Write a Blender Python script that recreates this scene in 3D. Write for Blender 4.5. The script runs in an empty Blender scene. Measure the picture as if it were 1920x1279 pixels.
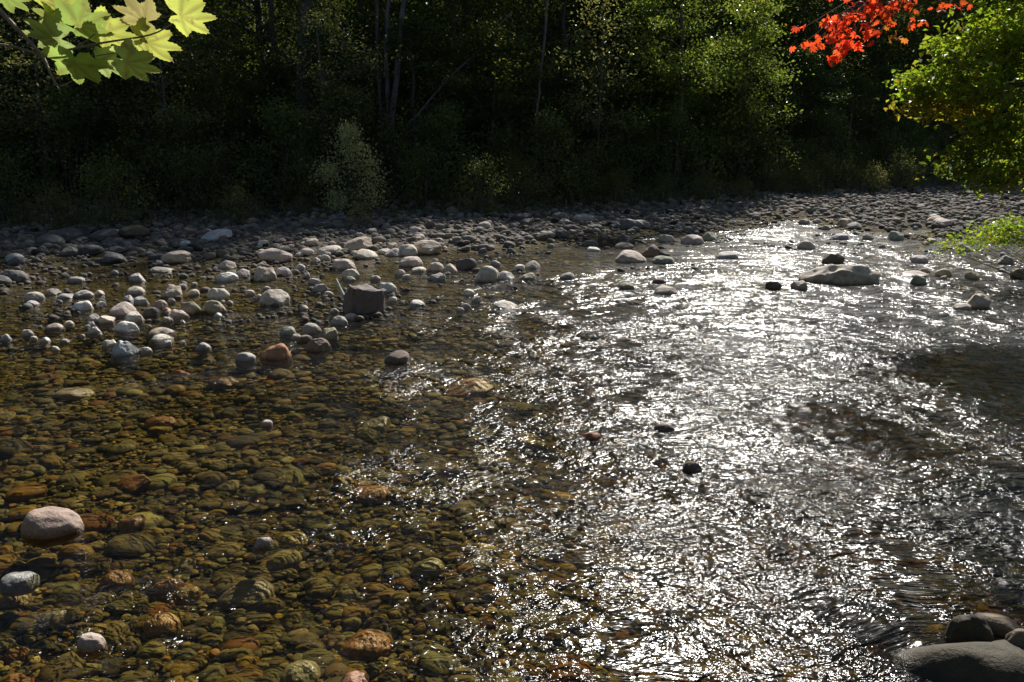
import bpy, math, random
import numpy as np
from mathutils import Vector, Matrix, Quaternion

random.seed(11)
rng = np.random.default_rng(11)
scene = bpy.context.scene
COL = scene.collection
R = math.radians

# ------------------------------------------------------------------ camera model
F = 1507.0; CX, CY = 960.0, 639.5
PITCH = R(15.0); CAMZ = 2.5
FWD = np.array([0, math.cos(PITCH), -math.sin(PITCH)])
UP = np.array([0, math.sin(PITCH), math.cos(PITCH)])
RIGHT = np.array([1.0, 0, 0])
CAM = np.array([0, 0, CAMZ])
SUN_EL, SUN_AZ = R(39.5), R(19)

def ray(px, py):
    return FWD + RIGHT * (px - CX) / F + UP * (CY - py) / F
def at_depth(px, py, d):
    """point seen at a pixel of the photograph, d metres along the view axis"""
    return CAM + ray(px, py) * d

# ------------------------------------------------------------------ noise
def _hash(ix, iy, iz, seed):
    h = (ix.astype(np.int64) * 374761393 + iy.astype(np.int64) * 668265263 + iz.astype(np.int64) * 2147483647 + seed * 974634777) & 0xFFFFFFFF
    h = ((h ^ (h >> 13)) * 1274126177) & 0xFFFFFFFF
    h = (h ^ (h >> 16)) & 0xFFFFFFFF
    return h / 4294967295.0
def vnoise(p, seed=0):
    p = np.asarray(p, float)
    i = np.floor(p); f = p - i; u = f * f * (3 - 2 * f)
    ix, iy, iz = i[:, 0], i[:, 1], i[:, 2]
    r = 0
    for dx in (0, 1):
        wx = u[:, 0] if dx else 1 - u[:, 0]
        for dy in (0, 1):
            wy = u[:, 1] if dy else 1 - u[:, 1]
            for dz in (0, 1):
                wz = u[:, 2] if dz else 1 - u[:, 2]
                r = r + wx * wy * wz * _hash(ix + dx, iy + dy, iz + dz, seed)
    return r * 2 - 1
def fbm(p, seed=0, oct=3):
    a, s, t = 1.0, 1.0, 0
    for k in range(oct):
        t = t + a * vnoise(np.asarray(p) * s, seed + k * 17); a *= .5; s *= 2.03
    return t
def n2(x, y, s, seed, oct=2):
    x = np.atleast_1d(np.asarray(x, float)); y = np.atleast_1d(np.asarray(y, float))
    return fbm(np.stack([x.ravel() * s, y.ravel() * s, np.full(x.size, .37)], 1), seed, oct).reshape(x.shape)

# ------------------------------------------------------------------ terrain
def bank_y(x):
    """line where the gravel meets the wooded far bank"""
    return np.interp(x, [-60, -13.4, 0, 6.3, 19.5, 60], [15, 20.6, 23.4, 27.8, 35, 52])
def sstep(a, b, v):
    t = np.clip((v - a) / (b - a), 0, 1); return t * t * (3 - 2 * t)
def bed(x, y):
    x = np.atleast_1d(np.asarray(x, float)); y = np.atleast_1d(np.asarray(y, float))
    t = bank_y(x) - y
    z = np.interp(t, [-60, -45, -8, -2, 0, 1.5, 4.5, 8, 10.5, 13, 15, 18, 40],
                  [24, 20, 2.0, .75, .34, .22, .05, -.03, -.07, -.09, -.16, -.25, -.29])
    z = z + .05 * n2(x, y, .35, 5) * sstep(-1, 5, t) + .03 * n2(x, y, 1.3, 9)
    bar = sstep(-7.5, -4.5, x) * (1 - sstep(-1.2, .4, x)) * sstep(16.0, 17.6, y)   # sunlit gravel bar
    z = z + .10 * bar
    pool = np.exp(-((x - 1.2) / 2.6) ** 2 - ((y - 15.8) / .9) ** 2)
    z = z - .10 * pool
    rbar = sstep(6.5, 10, x) * sstep(15.5, 18, y) * (1 - sstep(24, 28, y))
    z = z + (.10 + .12 * n2(x, y, .9, 19)) * rbar
    z = z - .85 * sstep(-.6, 2.2, x + .3 * n2(x, y, .5, 15)) * (1 - sstep(10.5, 13.5, y - .15 * x))          # the deeper run on the right
    z = z + .9 * (1 - sstep(.4, 2.4, y + .25 * n2(x, y, .6, 3) - .10 * np.maximum(x - 1.5, 0) * 2))
    z = z + np.where(y < .5, .25 * (1 - sstep(-30, .5, y)), 0)
    return z
def bed1(x, y): return float(bed(x, y)[0])
def ground_at(px, py, water=True):
    """where a pixel's line of sight meets the river surface or the dry gravel"""
    d = ray(px, py); z = 0.0
    for _ in range(6):
        k = (z - CAMZ) / d[2]; p = CAM + d * k
        b = bed1(p[0], p[1])
        z = .6 * z + .4 * (max(b, 0.0) if water else b)
    k = (z - CAMZ) / d[2]
    return CAM + d * k, k

# ------------------------------------------------------------------ mesh helpers
def mesh_np(name, verts, faces, mat=None, smooth=True, cols=None, attrs=None):
    """faces: (n,3) or (n,4) array"""
    verts = np.asarray(verts, np.float32); faces = np.asarray(faces, np.int32)
    me = bpy.data.meshes.new(name)
    n, k = faces.shape
    me.vertices.add(len(verts)); me.vertices.foreach_set('co', verts.ravel())
    me.loops.add(n * k); me.loops.foreach_set('vertex_index', faces.ravel())
    me.polygons.add(n)
    me.polygons.foreach_set('loop_start', np.arange(0, n * k, k, dtype=np.int32))
    me.polygons.foreach_set('loop_total', np.full(n, k, np.int32))
    me.polygons.foreach_set('use_smooth', np.full(n, smooth, bool))
    if cols is not None:
        a = me.color_attributes.new('tone', 'FLOAT_COLOR', 'POINT')
        c = np.ones((len(verts), 4), np.float32); c[:, :3] = cols
        a.data.foreach_set('color', c.ravel())
    for nm, v in (attrs or {}).items():
        a = me.attributes.new(nm, 'FLOAT', 'POINT'); a.data.foreach_set('value', np.asarray(v, np.float32).ravel())
    me.update(calc_edges=True)
    if mat: me.materials.append(mat)
    return me
def link(name, me, parent=None, loc=None):
    o = bpy.data.objects.new(name, me); COL.objects.link(o)
    if parent is not None: o.parent = parent
    if loc is not None: o.location = loc
    return o
def tag(o, label=None, cat=None, group=None, kind=None):
    if label: o['label'] = label
    if cat: o['category'] = cat
    if group: o['group'] = group
    if kind: o['kind'] = kind
    return o
def empty(name, loc=(0, 0, 0), rz=0):
    o = bpy.data.objects.new(name, None); COL.objects.link(o)
    o.location = loc; o.rotation_euler = (0, 0, rz); o.empty_display_size = .2
    return o
def grid(xs, ys):
    X, Y = np.meshgrid(xs, ys)
    nx, ny = len(xs), len(ys)
    i = np.arange(nx * ny).reshape(ny, nx)
    f = np.stack([i[:-1, :-1], i[:-1, 1:], i[1:, 1:], i[1:, :-1]], -1).reshape(-1, 4)
    return X, Y, f
def tubes(paths, sides=7):
    """paths: list of (points, radii) -> one mesh's verts, faces (each an own closed tapering limb)"""
    V, Fc, off = [], [], 0
    for pts, rad in paths:
        pts = np.asarray(pts, float); n = len(pts)
        tg = np.gradient(pts, axis=0); tg /= np.linalg.norm(tg, axis=1)[:, None] + 1e-9
        ref = np.array([1, 0, 0]) if abs(tg[0][0]) < .8 else np.array([0, 1, 0])
        for k in range(n):
            a = np.cross(tg[k], ref); a /= np.linalg.norm(a) + 1e-9; b = np.cross(tg[k], a)
            th = np.arange(sides) * 2 * math.pi / sides
            V.append(pts[k] + rad[k] * (np.cos(th)[:, None] * a + np.sin(th)[:, None] * b))
        for k in range(n - 1):
            for s in range(sides):
                s2 = (s + 1) % sides
                Fc.append((off + k * sides + s, off + k * sides + s2, off + (k + 1) * sides + s2, off + (k + 1) * sides + s))
        off += n * sides
    return np.concatenate(V), np.array(Fc)

# ------------------------------------------------------------------ material helpers
class NT:
    def __init__(s, name):
        s.m = bpy.data.materials.new(name); s.m.use_nodes = True
        s.t = s.m.node_tree; s.t.nodes.clear()
        s.out = s.t.nodes.new('ShaderNodeOutputMaterial')
    def n(s, typ, **kw):
        nd = s.t.nodes.new('ShaderNode' + typ)
        for k, v in kw.items():
            if k.startswith('i_'):
                key = k[2:].replace('_', ' ')
                nd.inputs[int(key) if key.isdigit() else key].default_value = v
            else: setattr(nd, k, v)
        return nd
    def l(s, a, b): s.t.links.new(a, b)
    def math(s, op, a, b=None, clamp=False):
        nd = s.n('Math', operation=op, use_clamp=clamp)
        for k, v in enumerate((a, b)):
            if v is None: continue
            if isinstance(v, (int, float)): nd.inputs[k].default_value = v
            else: s.l(v, nd.inputs[k])
        return nd.outputs[0]
    def mix(s, fac, a, b, mode='MIX'):
        nd = s.n('Mix', data_type='RGBA', blend_type=mode)
        for k, v in ((0, fac), (6, a), (7, b)):
            if isinstance(v, (int, float)): nd.inputs[k].default_value = v
            elif isinstance(v, tuple): nd.inputs[k].default_value = (*v, 1) if len(v) == 3 else v
            else: s.l(v, nd.inputs[k])
        return nd.outputs[2]
    def ramp(s, v, lo, hi, a=0., b=1.):
        nd = s.n('MapRange', i_1=lo, i_2=hi, i_3=a, i_4=b); s.l(v, nd.inputs[0]); return nd.outputs[0]
    def noise(s, vec, scale, detail=3, rough=.55, dist=0):
        nd = s.n('TexNoise', i_Scale=scale, i_Detail=detail, i_Roughness=rough, i_Distortion=dist)
        if vec is not None: s.l(vec, nd.inputs['Vector'])
        return nd.outputs[0]

def stone_material(name, source):
    """mottled river stone; source 'object' takes each stone's own colour, 'tone' a stored one"""
    T = NT(name)
    geo = T.n('NewGeometry')
    tc = T.n('TexCoord')
    vec = geo.outputs['Position']
    if source == 'object':
        oi = T.n('ObjectInfo'); base = oi.outputs['Color']
    else:
        at = T.n('Attribute', attribute_name='tone'); base = at.outputs['Color']
    n1 = T.noise(vec, 9, 4, .6); n2_ = T.noise(vec, 55, 3, .6); n3 = T.noise(vec, 170, 2, .6)
    c = T.mix(1.0, base, T.n('CombineColor').outputs[0], 'MULTIPLY') if False else base
    v1 = T.ramp(n1, .3, .7, .72, 1.22); v2 = T.ramp(n2_, .3, .7, .82, 1.14); v3 = T.ramp(n3, .3, .7, .86, 1.1)
    k = T.math('MULTIPLY', T.math('MULTIPLY', v1, v2), v3)
    hs = T.n('HueSaturation'); T.l(base, hs.inputs['Color']); T.l(k, hs.inputs['Value'])
    # lichen and iron stains
    st = T.ramp(T.noise(vec, 5.3, 3, .6), .56, .72, 0, .35)
    c = T.mix(st, hs.outputs[0], (.16, .115, .07))
    # wet foot of the stone: darker and glossier just above the water line, filmed with algae below it
    z = T.n('SeparateXYZ'); T.l(vec, z.inputs[0])
    zz = T.math('ADD', z.outputs[2], T.math('MULTIPLY', T.math('SUBTRACT', n1, .5), .06))
    wet = T.ramp(zz, .012, .05, 1, 0)
    sub = T.ramp(zz, -.06, -.005, 1, 0)
    c = T.mix(T.math('MULTIPLY', wet, .8), c, T.mix(1.0, c, (.42, .39, .33), 'MULTIPLY'))
    c = T.mix(T.math('MULTIPLY', sub, .35 if source == 'object' else .10), c, (.16, .13, .035))
    bs = T.n('BsdfPrincipled')
    T.l(c, bs.inputs['Base Color'])
    T.l(T.ramp(wet, 0, 1, .78, .3 if source == 'object' else .7), bs.inputs['Roughness'])
    bs.inputs['Specular IOR Level'].default_value = .35 if source == 'object' else .12
    bp = T.n('Bump', i_Strength=.7 if source == 'object' else .1, i_Distance=.02)
    T.l(T.math('ADD', T.math('MULTIPLY', n2_, .5), T.math('ADD', n1, T.math('MULTIPLY', n3, .18))), bp.inputs['Height'])
    T.l(bp.outputs[0], bs.inputs['Normal'])
    T.l(bs.outputs[0], T.out.inputs[0])
    return T.m

def leaf_material(name, trans=.45, rough=.45, spec=.35, tint=(1, 1, 1)):
    T = NT(name)
    at = T.n('Attribute', attribute_name='tone')
    oi = T.n('ObjectInfo')
    geo = T.n('NewGeometry')
    nz = T.ramp(T.noise(geo.outputs['Position'], 3.0, 2), .3, .7, .75, 1.25)
    hs = T.n('HueSaturation'); T.l(at.outputs['Color'], hs.inputs['Color']); T.l(nz, hs.inputs['Value'])
    T.l(T.ramp(oi.outputs['Random'], 0, 1, .485, .515), hs.inputs['Hue'])
    c = T.mix(1.0, hs.outputs[0], tint, 'MULTIPLY')
    bs = T.n('BsdfPrincipled', i_Roughness=rough); T.l(c, bs.inputs['Base Color'])
    bs.inputs['Specular IOR Level'].default_value = spec
    tr = T.n('BsdfTranslucent'); T.l(T.mix(1.0, c, (1.5, 1.35, .6), 'MULTIPLY'), tr.inputs[0])
    mx = T.n('MixShader', i_0=trans); T.l(bs.outputs[0], mx.inputs[1]); T.l(tr.outputs[0], mx.inputs[2])
    T.l(mx.outputs[0], T.out.inputs[0])
    return T.m
def bark_material(name, c1, c2, sc=14):
    T = NT(name)
    tc = T.n('TexCoord'); mp = T.n('Mapping'); mp.inputs['Scale'].default_value = (1, 1, .22)
    T.l(tc.outputs['Object'], mp.inputs[0])
    nz = T.noise(mp.outputs[0], sc, 5, .65)
    bs = T.n('BsdfPrincipled', i_Roughness=.85)
    T.l(T.mix(T.ramp(nz, .35, .65), c1, c2), bs.inputs['Base Color'])
    bp = T.n('Bump', i_Strength=.8, i_Distance=.02); T.l(nz, bp.inputs['Height']); T.l(bp.outputs[0], bs.inputs['Normal'])
    T.l(bs.outputs[0], T.out.inputs[0])
    return T.m

M_STONE = stone_material('river_stone_surface', 'object')
M_PEBBLE = stone_material('pebble_surface', 'tone')
M_LEAF = leaf_material('forest_leaf', .45)
M_LEAF_LIT = leaf_material('riverside_leaf', .55, .4)
M_RED = leaf_material('red_maple_leaf', .5, .45, tint=(1, 1, 1))
M_BARK = bark_material('grey_brown_bark', (.05, .042, .034), (.12, .105, .09))
M_PALEBARK = bark_material('pale_grey_bark', (.055, .05, .047), (.15, .14, .13), 9)
M_TWIG = bark_material('twig_bark', (.20, .15, .12), (.34, .28, .24), 40)
M_DRIFT = bark_material('bleached_wood', (.38, .35, .30), (.6, .57, .5), 30)

# ------------------------------------------------------------------ ground: river bed, gravel, forest floor, hillside
T = NT('river_ground')
geo = T.n('NewGeometry'); vec = geo.outputs['Position']
vor = T.n('TexVoronoi', i_Scale=11.0); T.l(vec, vor.inputs['Vector'])
z = T.n('SeparateXYZ'); T.l(vec, z.inputs[0])
cell = T.n('SeparateColor'); T.l(vor.outputs['Color'], cell.inputs[0])
grv = T.mix(cell.outputs[0], (.09, .08, .065), (.20, .18, .15))
mud = T.mix(T.noise(vec, 4, 4), (.05, .038, .012), (.10, .075, .025))
wetc = T.mix(T.ramp(cell.outputs[1], .2, .9), mud, (.13, .10, .03))
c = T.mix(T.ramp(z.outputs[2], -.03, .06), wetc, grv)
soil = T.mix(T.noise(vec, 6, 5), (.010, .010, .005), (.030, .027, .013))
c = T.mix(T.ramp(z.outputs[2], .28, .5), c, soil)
bs = T.n('BsdfPrincipled', i_Roughness=.95); T.l(c, bs.inputs['Base Color']); bs.inputs['Specular IOR Level'].default_value = 0
bp = T.n('Bump', i_Strength=1.0, i_Distance=.05)
T.l(T.math('SUBTRACT', T.noise(vec, 20, 4), vor.outputs['Distance']), bp.inputs['Height']); T.l(bp.outputs[0], bs.inputs['Normal'])
T.l(bs.outputs[0], T.out.inputs[0])
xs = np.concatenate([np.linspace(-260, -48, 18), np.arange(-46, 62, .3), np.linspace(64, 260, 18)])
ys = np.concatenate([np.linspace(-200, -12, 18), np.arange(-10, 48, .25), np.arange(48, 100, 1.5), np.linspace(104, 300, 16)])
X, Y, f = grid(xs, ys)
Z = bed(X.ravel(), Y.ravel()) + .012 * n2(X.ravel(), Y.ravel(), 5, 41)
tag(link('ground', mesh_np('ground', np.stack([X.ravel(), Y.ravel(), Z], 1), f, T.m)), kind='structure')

# ------------------------------------------------------------------ water
T = NT('river_water')
geo = T.n('NewGeometry'); pos = geo.outputs['Position']
mp = T.n('Mapping'); mp.inputs['Rotation'].default_value = (0, 0, R(-14)); mp.inputs['Scale'].default_value = (.52, 1.0, 1.0)
T.l(pos, mp.inputs[0]); v = mp.outputs[0]
warp = T.n('TexNoise', i_Scale=.9, i_Detail=2.0); T.l(pos, warp.inputs['Vector'])
wv = T.n('VectorMath', operation='MULTIPLY_ADD'); T.l(warp.outputs['Color'], wv.inputs[0]); wv.inputs[1].default_value = (.55, .55, .55); T.l(v, wv.inputs[2])
v = wv.outputs[0]
amp = T.n('Attribute', attribute_name='ripple').outputs['Fac']
fine = T.n('Attribute', attribute_name='fine').outputs['Fac']
h1 = T.noise(v, 3.8, 3, .52, .3)
h2 = T.noise(v, 12.5, 2, .55, .35)
h3 = T.noise(v, 40.0, 2, .55, .3)
hh = T.math('ADD', T.math('MULTIPLY', h1, .105), T.math('ADD', T.math('MULTIPLY', h2, T.math('MULTIPLY', fine, .062)), T.math('MULTIPLY', h3, T.math('MULTIPLY', fine, .020))))
hh = T.math('MULTIPLY', hh, amp)
bp = T.n('Bump', i_Strength=1.0, i_Distance=1.0); T.l(hh, bp.inputs['Height'])
fr = T.n('Fresnel', i_IOR=1.24); T.l(bp.outputs[0], fr.inputs['Normal'])
gl = T.n('BsdfGlossy', i_Roughness=.15); T.l(bp.outputs[0], gl.inputs['Normal'])
gl.inputs['Color'].default_value = (1, 1, 1, 1)
tr = T.n('BsdfTransparent'); tr.inputs[0].default_value = (.97, .95, .90, 1)
mx = T.n('MixShader'); T.l(fr.outputs[0], mx.inputs[0]); T.l(tr.outputs[0], mx.inputs[1]); T.l(gl.outputs[0], mx.inputs[2])
T.l(mx.outputs[0], T.out.inputs[0])
va = T.n('VolumeAbsorption', i_Density=1.15); va.inputs['Color'].default_value = (.70, .62, .0, 1)
T.l(va.outputs[0], T.out.inputs['Volume'])
M_WATER = T.m
ys = [1.0]
while ys[-1] < 60: ys.append(ys[-1] + max(.05, .006 * ys[-1]))
xs = np.concatenate([np.linspace(-60, -20, 60)[:-1], np.arange(-20, 28, .08), np.linspace(28, 70, 60)])
X, Y, f = grid(xs, np.array(ys))
x, y = X.ravel(), Y.ravel()
# how broken the surface is: smooth over the pools on the left, choppy down the riffle
rip = .38 + .68 * sstep(-4.0, 1.2, x - .02 * (y - 8) + .9 * n2(x, y, .5, 71)) 
rip = rip + .55 * np.clip(n2(x, y, 1.0, 77, 3), -.5, 1) * sstep(-6, 0, x + 2) + 1.7 * np.clip(n2(x, y, .9, 83, 3) - .08, 0, .8) * (1 - sstep(-2, 1, x)) * (1 - sstep(7, 9.5, y))
rip = rip * (1 - .55 * sstep(12.5, 14.5, y - .35 * np.maximum(x, 0)) * (1 - sstep(2, 6, x)))
rip = rip * (1 + .38 * n2(x + .3 * y, y, .42, 97, 2))
rip = np.clip(rip, .12, 1.7) * (.62 + .5 * sstep(4, 9.5, y)) * (1 - .45 * sstep(13.5, 17, y - .1 * x + 1.5 * n2(x, y, .6, 88)))
Zw = rip * (.010 * n2(x * .8, y, 1.3, 61, 2) + .006 * n2(x * .7 + .25 * y, y, 3.1, 67, 2))
top = np.stack([x, y, Zw], 1)
nx, ny = len(xs), len(ys)
bot = np.array([[xs[0], ys[0], -4], [xs[-1], ys[0], -4], [xs[-1], ys[-1], -4], [xs[0], ys[-1], -4.]])
me = bpy.data.meshes.new('water')
b0 = nx * ny
idx = np.arange(nx * ny).reshape(ny, nx)
polys = f.tolist()
polys.append([b0, b0 + 3, b0 + 2, b0 + 1])
polys.append([b0, b0 + 1] + idx[0, ::-1].tolist())
polys.append([b0 + 1, b0 + 2] + idx[::-1, -1].tolist())
polys.append([b0 + 2, b0 + 3] + idx[-1, :].tolist())
polys.append([b0 + 3, b0] + idx[:, 0].tolist())
me.from_pydata(np.concatenate([top, bot]).tolist(), [], polys)
me.polygons.foreach_set('use_smooth', np.array([True] * len(f) + [False] * 5))
a = me.attributes.new('ripple', 'FLOAT', 'POINT'); a.data.foreach_set('value', np.concatenate([rip, np.ones(4)]).astype(np.float32))
a = me.attributes.new('fine', 'FLOAT', 'POINT'); a.data.foreach_set('value', np.concatenate([1 - .7 * sstep(4, 11, y), np.ones(4)]).astype(np.float32))
me.materials.append(M_WATER); me.update()
tag(link('water', me), kind='structure')

# ------------------------------------------------------------------ stones
def ico(sub):
    import bmesh
    bm = bmesh.new(); bmesh.ops.create_icosphere(bm, subdivisions=sub, radius=1)
    v = np.array([q.co[:] for q in bm.verts]); fc = np.array([[w.index for w in q.verts] for q in bm.faces]); bm.free()
    return v, fc
ICO = {s: ico(s) for s in (2, 3, 5)}
def stone_shape(kind, seed, sub=5):
    v, fc = ICO[sub]
    g = np.random.default_rng(seed)
    n = v.copy()
    e = {'round': .95, 'egg': .95, 'flat': .9, 'block': .62, 'angular': .6, 'shard': .8}[kind]
    p = np.sign(n) * np.abs(n) ** e; p /= np.maximum(np.abs(p).max(1), .999)[:, None] ** .0
    r = np.linalg.norm(p, axis=1)
    q = n * (r / r.max())[:, None]
    q *= (1 + .16 * vnoise(n * 1.1 + seed, seed) + .07 * vnoise(n * 2.6 + seed, seed + 5))[:, None]
    ncut = {'round': 5, 'egg': 4, 'flat': 4, 'block': 7, 'angular': 11, 'shard': 7}[kind]
    soft = {'angular': .02, 'block': .05, 'shard': .03}.get(kind, .12)
    for _ in range(ncut):
        d = g.normal(size=3); d /= np.linalg.norm(d)
        lim = g.uniform(.52, .8) if kind in ('angular', 'block', 'shard') else g.uniform(.66, .9)
        over = q @ d - lim
        push = np.where(over > 0, over - soft * (1 - np.exp(-np.maximum(over, 0) / soft)) * .8, 0)
        q -= push[:, None] * d
    if kind == 'egg': q[:, 1] *= 1 - .22 * q[:, 0]; q[:, 2] *= 1 - .22 * q[:, 0]
    if kind in ('angular', 'block', 'shard'): q += n * (.03 * fbm(n * 4 + seed, seed + 9, 3))[:, None]
    else: q += n * (.022 * fbm(n * 4 + seed, seed + 9, 3))[:, None]
    q -= (q.max(0) + q.min(0)) / 2
    q /= np.abs(q).max(0)
    return q, fc
SHAPES = {}
for kind, cnt in (('round', 6), ('egg', 3), ('flat', 3), ('block', 3), ('angular', 3), ('shard', 2)):
    SHAPES[kind] = []
    for k in range(cnt):
        q, fc = stone_shape(kind, 100 + 13 * k + len(kind) * 7, 5)
        SHAPES[kind].append(mesh_np('stone_' + kind, q, fc, M_STONE))
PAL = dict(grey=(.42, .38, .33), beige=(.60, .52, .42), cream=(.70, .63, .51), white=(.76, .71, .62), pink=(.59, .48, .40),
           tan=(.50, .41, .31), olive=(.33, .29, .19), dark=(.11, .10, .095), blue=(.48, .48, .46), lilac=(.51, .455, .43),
           brown=(.19, .14, .105), rust=(.36, .13, .05), orange=(.50, .25, .13), ochre=(.42, .27, .06), green=(.36, .36, .27), red=(.42, .09, .06), rose=(.40, .29, .23), shaded_moss=(.06, .05, .03), dim=(.16, .15, .135), drab=(.17, .13, .09))  # the moss, dim and drab tones have shade mixed into them
n_ind = 0
def put_stone(px, py, w, h, colr, kind, label, group=None, cat='stone', name='river_stone', depth=.8, sub=False, rz=None):
    """a stone whose waterline foot and outline match the given pixel box of the photograph"""
    global n_ind
    n_ind += 1
    p, k = ground_at(px, py + h / 2)
    slant = k
    a = w * slant / F / 2 * (1.14 if 24 < w < 60 and not sub else 1); b = a * depth
    d = math.atan2(CAMZ, p[1])
    hm = h * slant / F
    yc = p[1] + b * .8
    zb = bed1(p[0], yc); lvl = max(zb, 0)
    topz = max((hm - b * math.sin(d) * 1.0) / math.cos(d), .3 * a)
    topz = (topz if cat == 'boulder' else min(topz, .98 * a)) + lvl
    if sub: topz = min(-.015, zb + max(.7 * a, .09)); yc = p[1]
    bot = zb - .03 - .15 * a
    c = min(max((topz - bot) / 2, .3 * a), .85 * a); c = max(c, topz / .98) if zb < 0 else c; zc = topz - c
    s = max(min(abs(lvl - zc) / c, .7), 0); q = math.sqrt(1 - s * s)
    a /= q; b /= q
    me = random.choice(SHAPES['block' if kind in ('round', 'egg') and random.random() < .3 else kind])
    o = link(name, me, None, (p[0] * (yc / p[1]), yc, zc))
    o.scale = (a, b, c)
    o.rotation_euler = (random.uniform(-.2, .2), random.uniform(-.2, .2), rz if rz is not None else random.choice([0, math.pi]) + random.uniform(-.35, .35))
    cc = np.array(PAL[colr]) * random.uniform(.88, 1.12) * (1.6 if sub else 1)
    o.color = (*cc, 1)
    tag(o, label, cat, group)
    return o
G1 = 'stones standing in the shallows on the left'
G2 = 'stones of the sunlit gravel bar'
G3 = 'stones near the dark angular boulder'
G4 = 'stones in the channel past the bar'
G5 = 'stones showing in the open river'
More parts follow.
